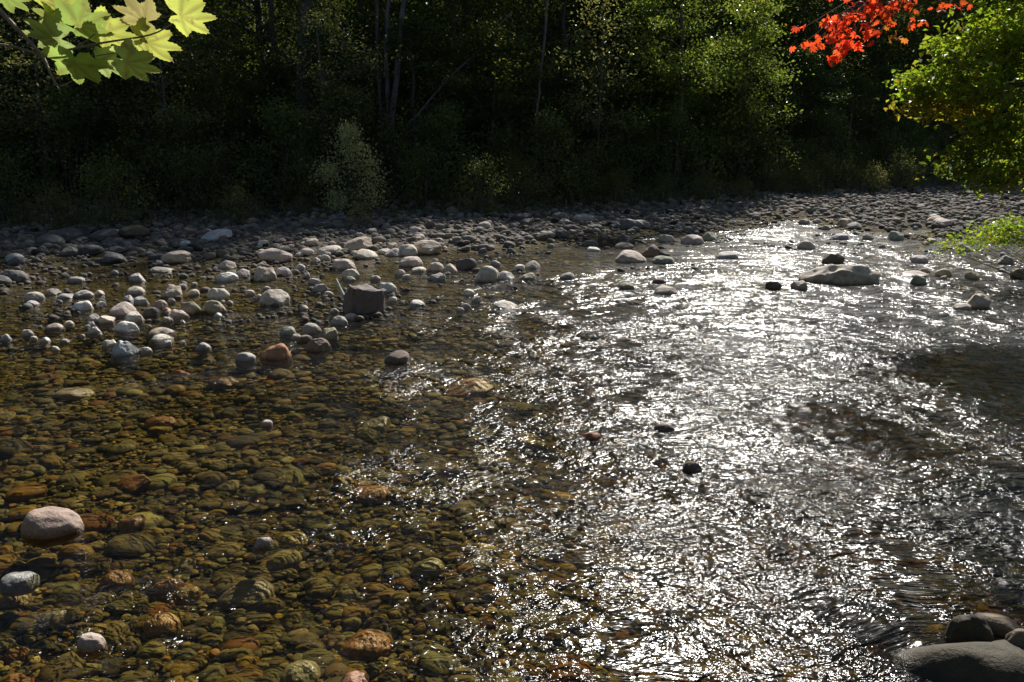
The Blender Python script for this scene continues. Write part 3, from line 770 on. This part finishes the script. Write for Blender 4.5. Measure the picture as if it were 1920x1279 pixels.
def make_tree_meshes(h, r, n_cl, per, leaf, seed, base_col, bark, r0, base=.15, yellow=0., spread=.34, mat=None):
    C, P = crown_points(h, r, n_cl, per, base, seed, spread)
    V, Fa, cc = leaf_cloud(P, leaf * rng.uniform(.65, 1.25, len(P)), green(len(P), base_col, .4, yellow))
    return trunk_mesh('trunk', h, r0, C, bark, seed=seed), mesh_np('crown', V, Fa, mat or M_LEAF, False, cc)

TREES = [make_tree_meshes(6, 1.9, 100, 80, .13, 1, (.08, .115, .03), M_BARK, .10, .12),
         make_tree_meshes(6, 1.7, 90, 80, .11, 2, (.065, .10, .03), M_BARK, .12, .2),
         make_tree_meshes(6, 2.1, 110, 80, .14, 3, (.085, .11, .028), M_PALEBARK, .09, .22, .02),
         make_tree_meshes(6, 2.2, 120, 80, .12, 4, (.06, .09, .028), M_BARK, .13, .1)]
def tree(x, y, h, variant, label, group, name='forest_tree', wide=1., cat='tree'):
    root = empty(name, (x, y, bed1(x, y) - .05), random.uniform(0, 6.28))
    tag(root, label, cat, group)
    s = h / 6
    root.scale = (s * wide, s * wide, s)
    link('trunk', TREES[variant][0], root); link('crown', TREES[variant][1], root)
    return root
TAN_E = math.tan(SUN_EL)
def env(s): return TAN_E * (s + 4.0)      # tallest a tree s metres into the wood may be and still leave the bar in the sun
for row, (s0, step, h_k, lab) in enumerate(((3.0, 2.4, .80, 'dark leafy tree at the shaded edge of the wood'),
                                           (6.5, 2.9, .92, 'dark tree in the second rank of the shaded wood'),
                                           (11.5, 3.6, .98, 'tall dark tree deep in the shaded wood'),
                                           (22, 5.0, .95, 'tallest dark tree at the back of the shaded wood'))):
    x = -20.0 - row * 2
    while x < 27 + row * 5:
        s = s0 + random.uniform(-.7, .9); xx_ = x + random.uniform(-.5, .5)
        y_ = float(bank_y(xx_)) + s
        if random.random() < .10: x += step; continue
        h = (env(s) - .1 * s) * h_k * random.uniform(.9, 1.08)
        tree(xx_, y_, max(h, 3.5), random.randrange(4), lab, 'trees of the shaded wood', wide=max(.8, min(1.15, 1.5 * 6 / h)) )
        x += step * random.uniform(.85, 1.15)

# the taller tree right of the middle; part of its sunlight is lighter leaf green
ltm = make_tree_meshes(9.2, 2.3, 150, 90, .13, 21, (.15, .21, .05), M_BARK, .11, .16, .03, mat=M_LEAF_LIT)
r_ = empty('leafy_tree', (5.6, float(bank_y(5.6)) + .9, .3)); tag(r_, 'leafy tree on the far bank with upper leaves catching the sun', 'tree')
link('trunk', ltm[0], r_); link('crown', ltm[1], r_)
ltm2 = make_tree_meshes(6.6, 1.5, 90, 80, .12, 25, (.14, .20, .05), M_BARK, .09, .2, .02, mat=M_LEAF_LIT)  # leaf green lightened as well, to look half sunlit
r_ = empty('leafy_tree', (8.6, float(bank_y(8.6)) + 1.6, .4)); tag(r_, 'narrower half sunlit leafy tree just right of the taller sunlit one', 'tree')
link('trunk', ltm2[0], r_); link('crown', ltm2[1], r_)

# unseen trees added on the near bank, behind the viewer, to shut out open sky
for x_, y_, h_ in ((-13, -6, 11), (-6, -7.5, 12), (.5, -9, 13), (7, -7.5, 12), (14, -4, 12), (-18, -3, 11)):
    tree(x_, y_, h_, random.randrange(4), 'leafy tree added on the near bank, out of the picture', 'trees of the near bank', wide=1.0)

pt = make_tree_meshes(6.0, 1.5, 60, 50, .10, 29, (.17, .19, .10), M_BARK, .07, .22, .02, mat=M_LEAF_LIT)  # added saplings; their pale leaf colour paints sunlit specks in the wood
for x_k, z_k, lab in ((-9.3, 0, 'thin sapling with sun specks painted in leaf colour, between the maple spray and the thick dark trunk'), (-12.6, 2, 'thin sapling with sun specks painted in leaf colour, under the maple spray'), (-5.2, 4, 'thin sapling with sun specks painted in leaf colour, right beside the thick dark trunk'), (2.6, 1, 'thin sapling with sun specks painted in leaf colour, left of the sunlit leafy tree')):
    r_ = empty('sapling', (x_k, float(bank_y(x_k)) + 1.2, .3), z_k); tag(r_, lab, 'tree', 'saplings with painted sun specks at the edge of the wood')
    link('trunk', pt[0], r_); link('crown', pt[1], r_)

# stems seen against the dark
def stem(name, pts_px, depth, r0, r1, mat, label, cat, group=None):
    P = np.array([at_depth(px, py, depth + dd) for px, py, dd in pts_px])
    root = P[0].copy(); g_ = bed1(root[0], root[1]); P = np.vstack([[root[0], root[1], g_ - .1], P])
    t_ = np.linspace(0, 1, len(P) * 4); k_ = np.linspace(0, 1, len(P))
    Q = np.stack([np.interp(t_, k_, P[:, i]) for i in range(3)], 1); Q[1:-1] += rng.normal(0, .012, Q[1:-1].shape)
    v_, f_ = tubes([(Q, np.linspace(r0, r1, len(Q)))], 8)
    o = link(name, mesh_np(name, v_, f_, mat)); tag(o, label, cat, group); return o
stem('tree_trunk', [(716, 230, 0), (709, 130, 0), (706, 0, 0), (704, -260, 0)], 24.6, .07, .045, M_BARK, 'thin dim stem left of the two pale trunks', 'tree trunk')
stem('tree_trunk', [(729, 230, 0), (724, 110, 0), (728, 0, 0), (730, -260, 0)], 24.4, .09, .05, M_PALEBARK, 'straight pale grey trunk, left of the leaning pale one', 'tree trunk')
stem('tree_trunk', [(735, 230, 0), (745, 120, 0), (758, 0, 0), (786, -260, 0)], 24.2, .11, .06, M_PALEBARK, 'pale grey trunk leaning right, thickest of the three', 'tree trunk')
stem('dead_tree', [(760, 240, 0), (790, 205, 0), (830, 160, 0), (900, 90, .4), (960, 20, .8)], 24.0, .045, .02, M_PALEBARK, 'dead grey trunk leaning far over to the right', 'tree trunk')
stem('sapling', [(1006, 230, 0), (1012, 150, 0), (1022, 70, 0), (1030, -60, 0)], 24.6, .05, .03, M_PALEBARK, 'thin pale sapling stem right of the dead leaning trunk', 'tree trunk')
stem('tree_trunk', [(566, 260, 0), (568, 120, 0), (572, 0, 0), (574, -260, 0)], 24.8, .26, .18, M_BARK, 'thick dark trunk left of the pale trunks', 'tree trunk')

# shrubs and undergrowth on the bank
def shrub_meshes(h, r, n_cl, per, leaf, seed, col, yellow=0., mat=None, spread=.2):
    C, P = crown_points(h, r, n_cl, per, .08, seed, spread, .8)
    V, Fa, cc = leaf_cloud(P, leaf * rng.uniform(.6, 1.25, len(P)), green(len(P), col, .4, yellow), .4)
    paths = []
    g = np.random.default_rng(seed)
    for c in C[g.permutation(len(C))[:14]]:
        b = np.array([g.normal(0, .12), g.normal(0, .12), -.1]); m = b * .4 + c * .6 + (0, 0, .1)
        paths.append(([b, (b + m) / 2, m, c], [.018, .015, .011, .004]))
    v_, f_ = tubes(paths, 5)
    return mesh_np('stems', v_, f_, M_BARK), mesh_np('foliage', V, Fa, mat or M_LEAF, False, cc)
SHR = [shrub_meshes(1.6, .95, 46, 60, .075, 31, (.11, .145, .05)), shrub_meshes(2.2, 1.1, 60, 60, .085, 32, (.095, .14, .045)),
       shrub_meshes(1.2, .9, 40, 60, .065, 33, (.13, .15, .065), .03)]
def shrub(x, y, sc, v, label, group, name='shrub', me=None, cat='shrub'):
    r_ = empty(name, (x, y, bed1(x, y) - .05), random.uniform(0, 6.28)); r_.scale = (sc, sc, sc)
    me = me or SHR[v]
    tag(r_, label, cat, group); link('stems', me[0], r_); link('foliage', me[1], r_); return r_
x = -17.0
while x < 26:
    shrub(x, float(bank_y(x)) + random.uniform(-2.1, -.3), random.uniform(.5, 1.05), random.choice([0, 2]), 'low dim shrub at the foot of the shaded wood', 'low shrubs along the bank')
    shrub(x + .6, float(bank_y(x)) + random.uniform(.4, 1.4), random.uniform(.9, 1.3), random.choice([0, 1]), 'taller dim shrub behind the low ones under the trees', 'taller shrubs under the trees')
    for s_k in (4.6, 8.5):
        if random.random() < .75:
            x_k = x * (1 + s_k * .02) + random.uniform(-.5, .5)
            shrub(x_k, float(bank_y(x_k)) + s_k + random.uniform(-.8, .8), random.uniform(1.0, 1.5), random.choice([0, 1]), 'dim shrub deeper in the wood between the trunks', 'shrubs deeper in the wood')
    x += random.uniform(1.2, 1.7)
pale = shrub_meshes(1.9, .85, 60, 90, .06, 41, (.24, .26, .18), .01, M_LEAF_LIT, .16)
pale = shrub_meshes(2.1, .85, 30, 130, .07, 51, (.40, .44, .28), .01, M_LEAF_LIT, .19)  # leaves whitened beyond their own paleness, in place of light on the shrub
p, k = ground_at(650, 402)
shrub(p[0] + .12, 21.0, 1.0, 0, 'pale silvery green shrub coloured as if lit, at the edge of the dark wood', None, me=pale)
pl2 = shrub_meshes(.8, .4, 22, 40, .055, 43, (.20, .22, .13), 0, M_LEAF_LIT, .12)
p, k = ground_at(672, 428)
shrub(p[0], p[1] + .1, .75, 0, 'small pale leafy plant growing at the back of the sunlit bar', None, 'leafy_plant', pl2, 'plant')
p, k = ground_at(570, 400)
shrub(p[0], p[1] - .2, .6, 0, 'small white leaved plant below the silvery shrub', None, 'leafy_plant', pl2, 'plant')
yl = shrub_meshes(1.1, .6, 26, 50, .06, 44, (.11, .115, .03), .25, M_LEAF_LIT, .16)
p, k = ground_at(960, 372)
shrub(p[0], float(bank_y(p[0])) - .2, 1.15, 0, 'yellowish shrub on the bank right of the pale trunks', None, me=yl)
# weeds and grass along the foot of the wood
n = 16000
xx = rng.uniform(-20, 32, n); s_ = -2.6 + 15 * rng.random(n) ** 1.7 ; yy = bank_y(xx) + s_; zz = bed(xx, yy)
hh_ = rng.uniform(.2, .75, n) * sstep(-3.0, -.4, s_); a_ = rng.uniform(0, 6.28, n)
P0 = np.stack([xx, yy, zz], 1); lean = np.stack([np.cos(a_), np.sin(a_), np.zeros(n)], 1)
side = np.stack([-np.sin(a_), np.cos(a_), np.zeros(n)], 1) * .012
upv = np.array([0, 0, 1.])
V = np.stack([P0 - side, P0 + side, P0 + hh_[:, None] * (.6 * upv + .15 * lean) + side * .8, P0 + hh_[:, None] * (.6 * upv + .15 * lean) - side * .8, P0 + hh_[:, None] * (.95 * upv + .45 * lean)], 1).reshape(-1, 3)
i = np.arange(n)[:, None] * 5
Fa = np.concatenate([i + [0, 1, 2], i + [0, 2, 3], i + [3, 2, 4]])
tag(link('undergrowth', mesh_np('undergrowth', V, Fa, M_LEAF, False, np.repeat(green(n, (.09, .11, .035), .4, .03), 5, 0))), 'dim grass and weeds along the foot of the wood', 'undergrowth', kind='stuff')

n = 60000
xx = rng.uniform(-32, 46, n); s_ = 3.5 + 26 * rng.random(n) ** 1.2
yy = bank_y(xx) + s_; tuft = np.clip(.5 + .9 * n2(xx, yy, .55, 91), 0, 1.2)
P = np.stack([xx, yy, bed(xx, yy) + rng.random(n) ** 1.3 * 1.5 * tuft + .03], 1)
V, Fa, cc = leaf_cloud(P, .26 * rng.uniform(.5, 1.3, n), green(n, (.05, .075, .022), .45, .01), .3)
tag(link('vegetation', mesh_np('vegetation', V, Fa, M_LEAF, False, cc)), 'dark leafy ground cover on the slope inside the wood', 'vegetation', kind='stuff')

# ------------------------------------------------------------------ branches that hang into the picture
def clump_pts(spec):
    """spec: (px, py, half width px, half height px, depth, leaves, colour, yellow share)"""
    P, Cc, cen = [], [], []
    for px, py, hw, hp, d, k, col, yel in spec:
        c = at_depth(px, py, d); sx = hw * d / F; sz_ = hp * d / F
        n_sub = max(3, k // 60)
        sub = c + rng.normal(size=(n_sub, 3)) * (sx * .55, sx * .55, sz_ * .55)
        w_ = sub[rng.integers(0, n_sub, k)] + rng.normal(size=(k, 3)) * (.14, .14, .07) * (d / 11)
        P.append(w_); Cc.append(green(k, col, .3, yel)); cen.append(sub)
    return np.concatenate(P), np.concatenate(Cc), np.concatenate(cen)
GREEN = (.21, .30, .04); DKG = (.13, .20, .03); YG = (.34, .32, .05)
spec = [(1860, 40, 70, 50, 11, 1100, GREEN, .03), (1905, 100, 60, 60, 10.6, 900, GREEN, .06), (1775, 100, 60, 30, 11, 550, GREEN, .03), (1820, 140, 70, 35, 10.8, 800, GREEN, .04),
        (1760, 165, 55, 28, 11, 700, GREEN, .03), (1715, 160, 28, 18, 11.2, 240, GREEN, .03), (1860, 190, 60, 35, 10.6, 650, GREEN, .12), (1790, 200, 50, 20, 11, 450, YG, .35), (1740, 212, 28, 12, 11.1, 150, YG, .45),
        (1850, 235, 60, 28, 10.7, 600, GREEN, .2), (1905, 260, 50, 40, 10.5, 600, GREEN, .06), (1835, 290, 55, 25, 10.8, 450, DKG, .04), (1810, 318, 40, 12, 10.9, 260, DKG, .03),
        (1880, 325, 40, 18, 10.5, 300, GREEN, .12), (1895, 340, 35, 10, 10.5, 140, YG, .5), (1850, 345, 18, 9, 10.6, 90, GREEN, .05),
        (1960, -260, 120, 80, 10, 1600, GREEN, .03), (1850, -400, 130, 80, 9.8, 1600, GREEN, .03),
        (2060, -420, 120, 90, 9.2, 1300, GREEN, .03), (2150, -150, 140, 120, 9.6, 1700, GREEN, .03), (2010, 60, 90, 90, 10.8, 1500, GREEN, .05), (2020, 230, 80, 80, 10.6, 1200, GREEN, .06), (1900, -70, 120, 50, 11, 1500, GREEN, .04)]
P, Cc, cen = clump_pts(spec)
V, Fa, cc = leaf_cloud(P, .098 * rng.uniform(.6, 1.25, len(P)), Cc, .5, .3, .6)
foot = np.array([9.6, 11.8, bed1(9.6, 11.8)])
root = empty('riverside_tree', foot); tag(root, 'bright green riverside tree with yellow tufts reaching in from the right', 'tree')
sh = V - foot
link('crown', mesh_np('crown', sh, Fa, M_LEAF_LIT, False, cc), root)
fork = np.array([-.5, -.3, 2.6]); top = np.array([-1.0, -.8, 6.4])
paths = [([(0, 0, -.3), (-.15, -.1, 1.2), tuple(fork), (-.8, -.5, 4), tuple(top)], [.16, .13, .11, .07, .03])]
for c in cen[rng.permutation(len(cen))[:70]] - foot:
    st = fork * .4 + np.array([0, 0, 0.]) if c[2] < 1.8 else (fork if c[2] < 3.2 else (fork + top) / 2)
    mid = (st + c) / 2 + rng.normal(0, .1, 3) + (0, 0, .15)
    paths.append(([st, (st + mid) / 2, mid, (mid + c) / 2, c], [.03, .024, .017, .010, .004]))
v_, f_ = tubes(paths, 6); link('trunk', mesh_np('trunk', v_, f_, M_BARK), root)

# low leafy spray over the right bank
spec = [(1885, 428, 35, 13, 13, 420, GREEN, .03), (1840, 452, 36, 9, 13.2, 400, GREEN, .03), (1790, 465, 20, 6, 13.3, 90, GREEN, .03), (1915, 445, 25, 15, 13, 150, GREEN, .05), (1960, 430, 40, 30, 13, 300, GREEN, .05)]
P, Cc, cen = clump_pts(spec)
V, Fa, cc = leaf_cloud(P, .07 * rng.uniform(.6, 1.2, len(P)), Cc, .5, .2, .6)
c0 = at_depth(2090, 480, 13.1); gz = bed1(c0[0], c0[1]); foot = np.array([c0[0], c0[1], gz])
root = empty('riverside_shrub', foot); tag(root, 'low green spray of leaves over the stones at the right edge', 'shrub')
link('foliage', mesh_np('foliage', V - foot, Fa, M_LEAF_LIT, False, cc), root)
paths = []
for c in cen[rng.permutation(len(cen))[:24]] - foot:
    mid = c * .5 + (0, 0, .18); paths.append(([(0, 0, -.1), mid * .5 + (0, 0, .12), mid, c], [.012, .009, .006, .003]))
v_, f_ = tubes(paths, 6); link('stems', mesh_np('stems', v_, f_, M_BARK), root)

# red maple branch
spec = [(1525, 82, 12, 6, 10.2, 9, 0, 0), (1500, 88, 6, 6, 10.2, 5, 0, 0), (1508, 52, 8, 5, 10.2, 5, 0, 0), (1540, 75, 14, 10, 10.2, 14, 0, 0), (1570, 62, 26, 16, 10.2, 40, 0, 0), (1575, 35, 22, 12, 10.2, 26, 0, 0), (1590, 85, 18, 12, 10.2, 24, 0, 0), (1568, 106, 14, 9, 10.2, 16, 0, 0),
        (1610, 30, 24, 14, 10.2, 26, 0, 0), (1618, 86, 12, 8, 10.2, 8, 0, 0), (1640, 12, 30, 14, 10.2, 36, 0, 0), (1625, 55, 18, 12, 10.2, 14, 0, 0), (1670, 25, 26, 14, 10.2, 24, 1, 0), (1700, 10, 26, 10, 10.2, 20, 1, 0), (1680, 70, 14, 8, 10.2, 8, 2, 0), (1655, 40, 16, 10, 10.2, 8, 2, 0),
        (1760, 12, 14, 6, 10.2, 8, 1, 0), (1800, 12, 20, 5, 10.2, 9, 1, 0), (1725, 42, 20, 8, 10.2, 9, 1, 0), (1690, -60, 90, 40, 10.2, 90, 1, 0), (1600, -30, 60, 25, 10.2, 60, 0, 0)]
REDS = [(.74, .075, .05), (.50, .06, .035), (.50, .22, .05)]
P, Cc, cen = [], [], []
for px, py, hw, hp, d, k, ci, _ in spec:
    c = at_depth(px, py, d); cen.append(c)
    k = max(3, int(k * .95))
    P.append(c + rng.normal(size=(k, 3)) * (hw * .6 * d / F, .16, hp * .6 * d / F)); Cc.append(np.array(REDS[ci]) * rng.uniform(.75, 1.2, (k, 1)) * rng.uniform(.85, 1.15, (k, 3)))
P = np.concatenate(P); Cc = np.concatenate(Cc); cen = np.array(cen)
V, Fa, cc = maple_cloud(P, .105 * rng.uniform(.7, 1.25, len(P)), Cc, .25)
foot = np.array([7.4, 9.6, bed1(7.4, 9.6)])
root = empty('red_maple', foot); tag(root, 'red maple with scarlet leaves hanging in at the top right', 'tree')
link('crown', mesh_np('crown', V - foot, Fa, M_RED, False, cc), root)
hub = at_depth(1720, -90, 10.2) - foot
paths = [([(0, 0, -.3), (-.1, 0, 2), (-.5, .1, 4), tuple(hub + (.9, 0, .3))], [.12, .10, .08, .05]), ([hub + (.9, 0, .3), hub, at_depth(1650, -20, 10.2) - foot, at_depth(1600, 30, 10.2) - foot, at_depth(1560, 70, 10.2) - foot], [.05, .03, .016, .010, .004])]
for c in cen - foot:
    st = at_depth(1650, -20, 10.2) - foot if c[0] < (at_depth(1650, 0, 10.2) - foot)[0] else hub
    mid = (st + c) / 2 + (0, 0, .05); paths.append(([st, mid, c], [.008, .006, .003]))
v_, f_ = tubes(paths, 6); link('trunk', mesh_np('trunk', v_, f_, M_BARK), root)

# near maple spray, top left
T = NT('near_maple_leaf')
uv = T.n('Attribute', attribute_name='vein'); at = T.n('Attribute', attribute_name='tone'); geo = T.n('NewGeometry')
nz = T.noise(geo.outputs['Position'], 60, 4, .6)
c = T.mix(T.ramp(nz, .56, .68, 0, .75), at.outputs['Color'], (.22, .17, .07))
vm = T.ramp(uv.outputs['Fac'], .0, .06, 1, 0)
c = T.mix(T.math('MULTIPLY', vm, .6), c, (.22, .18, .06))
big = T.ramp(T.noise(geo.outputs['Position'], 14, 2), .35, .65, .8, 1.2)
hs = T.n('HueSaturation'); T.l(c, hs.inputs['Color']); T.l(big, hs.inputs['Value'])
bs = T.n('BsdfPrincipled', i_Roughness=.5); T.l(hs.outputs[0], bs.inputs['Base Color']); bs.inputs['Specular IOR Level'].default_value = .3
tr = T.n('BsdfTranslucent'); T.l(T.mix(1.0, hs.outputs[0], (1.1, 1.1, 1.0), 'MULTIPLY'), tr.inputs[0])
mx = T.n('MixShader', i_0=.5); T.l(bs.outputs[0], mx.inputs[1]); T.l(tr.outputs[0], mx.inputs[2]); T.l(mx.outputs[0], T.out.inputs[0])
M_NEAR = T.m
def near_leaf(parent, px, py, size_px, ang, tilt, col, d=1.35, curl=.32, roll=0.):
    """broad toothed maple leaf as a fine curled sheet with real thickness"""
    o = maple_outline()
    # teeth: subdivide each edge with a small notch
    pts = []
    for i in range(len(o)):
        a, b = o[i], o[(i + 1) % len(o)]
        for t_ in (0, .25, .5, .75):
            q = a + (b - a) * t_
            if t_ in (.25, .75): q = q * .97
            if t_ == .5: q = q * 1.035
            pts.append(q)
    pts = np.array(pts); k = len(pts)
    rings = [0.0, .25, .5, .75, .9, 1.0]
    V2 = [np.zeros(2)]
    for r_ in rings[1:]:
        V2.extend(pts * r_)
    V2 = np.array(V2) * .5; V2[:, 1] -= .05
    ths = [R(a) for a in (-12, 2, 54, 90, 126, 178, 192)]
    vein = np.full(len(V2), 9.)
    P0 = np.array([0, -.25])
    rel = V2 - np.array([0, -.05]) 
    for th in (R(8), R(54), R(90), R(126), R(172)):
        dv = np.array([math.cos(th), math.sin(th)])
        dd = np.abs(rel[:, 0] * dv[1] - rel[:, 1] * dv[0]) + np.where(rel @ dv < 0, .3, 0); vein = np.minimum(vein, dd)
    rr = np.sum(V2 * V2, 1)
    zc = -curl * rr + .05 * vnoise(np.column_stack([V2 * 5, np.full(len(V2), px * .1)]), 3) - .35 * np.minimum(vein, .12) + .10 * V2[:, 0] * V2[:, 1]
    loc3 = np.column_stack([V2, zc]) * (.93 * size_px * d / F)
    up2 = UP * math.cos(tilt) + FWD * math.sin(tilt)
    e1 = RIGHT * math.cos(ang) + up2 * math.sin(ang)
    e0 = RIGHT * math.sin(ang) - up2 * math.cos(ang)
    nn = np.cross(e0, e1)
    W = at_depth(px, py, d) + loc3[:, :1] * e0 + loc3[:, 1:2] * e1 + loc3[:, 2:] * nn
    Fa = [(0, 1 + j, 1 + (j + 1) % k) for j in range(k)]
    quads = []
    for q in range(len(rings) - 2):
        for j in range(k):
            a, b = 1 + q * k + j, 1 + q * k + (j + 1) % k
            quads += [(a, a + k, b + k), (a, b + k, b)]
    C = np.array(col) * (1 + .12 * rng.normal()) * np.ones((len(W), 1))
    edge = np.clip((np.sqrt(rr) - .33) / .2, 0, 1)[:, None]
    C = C * (1 - .25 * edge) + np.array([.50, .45, .06]) * .25 * edge
    me = mesh_np('leaf', W - np.array(parent.location), np.array(Fa + quads), M_NEAR, True, C, {'vein': vein})
    ob = link('leaf', me, parent)
    return ob
hubp = at_depth(80, 105, 1.35)
root = empty('maple_branch', hubp); tag(root, 'yellow green maple spray with big toothed leaves hanging in at top left', 'branch')
def px_path(lst, d=1.35): return [at_depth(a, b, d) - hubp for a, b in lst]
def smooth(P, n=14):
    P = np.array(P); t_ = np.linspace(0, 1, n); k_ = np.linspace(0, 1, len(P))
    Q = np.stack([np.interp(t_, k_, P[:, i]) for i in range(3)], 1)
    for _ in range(2): Q[1:-1] = (Q[:-2] + 2 * Q[1:-1] + Q[2:]) / 4
    return Q
paths = [(smooth(px_path([(-90, -70), (0, 20), (40, 62), (80, 105)])), np.linspace(.0042, .0030, 14)),
         (smooth(px_path([(80, 105), (88, 122), (95, 140), (105, 160), (114, 163), (135, 152)])), np.linspace(.0028, .0012, 14)),
         (smooth(px_path([(-60, 84), (0, 83), (30, 88), (80, 105)])), np.linspace(.0022, .0018, 14)),
         (smooth(px_path([(80, 105), (130, 93), (180, 82), (240, 73), (290, 66), (322, 45)])), np.linspace(.0022, .0011, 14)),
         (smooth(px_path([(180, 105), (215, 99), (255, 94), (130, 112)][:3])), np.linspace(.001, .001, 14)),
         (smooth(px_path([(140, 90), (160, 78), (180, 62)])), np.linspace(.0011, .0010, 14))]
v_, f_ = tubes(paths, 8); link('twig', mesh_np('twig', v_, f_, M_TWIG), root)
YEL = (.42, .46, .10); YGR = (.31, .43, .10); PGR = (.31, .41, .15); BRN = (.36, .32, .13)
for args in [(10, -8, 95, R(-60), R(58), YGR, 1.37), (108, 10, 125, R(125), R(58), YEL, 1.36), (100, 74, 125, R(172), R(66), PGR, 1.375), (150, 48, 135, R(15), R(62), YGR, 1.33),
             (198, 62, 125, R(-25), R(64), YEL, 1.385), (265, 38, 110, R(150), R(60), BRN, 1.36), (345, 32, 122, R(-12), R(60), YEL, 1.34), (278, 84, 125, R(-20), R(62), YEL, 1.37),
             (242, 120, 118, R(-30), R(58), PGR, 1.335), (140, 122, 130, R(-110), R(60), YGR, 1.35), (190, 118, 110, R(-60), R(66), PGR, 1.38), (110, 42, 100, R(150), R(62), YGR, 1.39)]:
    args = list(args); args[4] = -args[4]; near_leaf(root, *args)

# ------------------------------------------------------------------ light, camera
w = bpy.data.worlds.new('World'); scene.world = w; w.use_nodes = True
nt = w.node_tree; bg = nt.nodes['Background']; sky = nt.nodes.new('ShaderNodeTexSky')
sky.sky_type = 'NISHITA'; sky.sun_disc = False; sky.sun_elevation = SUN_EL; sky.sun_rotation = SUN_AZ
nt.links.new(sky.outputs[0], bg.inputs[0]); bg.inputs[1].default_value = .05
L = bpy.data.lights.new('sun', 'SUN'); L.energy = 5.0; L.angle = R(.5); L.color = (1, .965, .91)
lo = bpy.data.objects.new('sun', L); COL.objects.link(lo)
sd = Vector((math.sin(SUN_AZ) * math.cos(SUN_EL), math.cos(SUN_AZ) * math.cos(SUN_EL), math.sin(SUN_EL)))
lo.rotation_euler = sd.to_track_quat('Z', 'Y').to_euler()
cam = bpy.data.cameras.new('camera'); co = bpy.data.objects.new('camera', cam); COL.objects.link(co)
co.location = CAM; co.rotation_euler = (math.pi / 2 - PITCH, 0, 0)
cam.sensor_width = 36; cam.lens = 36 * F / 1920; cam.clip_start = .05; cam.clip_end = 1000
scene.camera = co
vs = scene.view_settings; vs.view_transform = 'Standard'; vs.look = 'None'; vs.exposure = .55; vs.gamma = 1
cy = scene.cycles
cy.max_bounces = 6; cy.diffuse_bounces = 3; cy.glossy_bounces = 3; cy.transmission_bounces = 4; cy.transparent_max_bounces = 10
cy.caustics_reflective = False; cy.caustics_refractive = False; cy.sample_clamp_indirect = 4
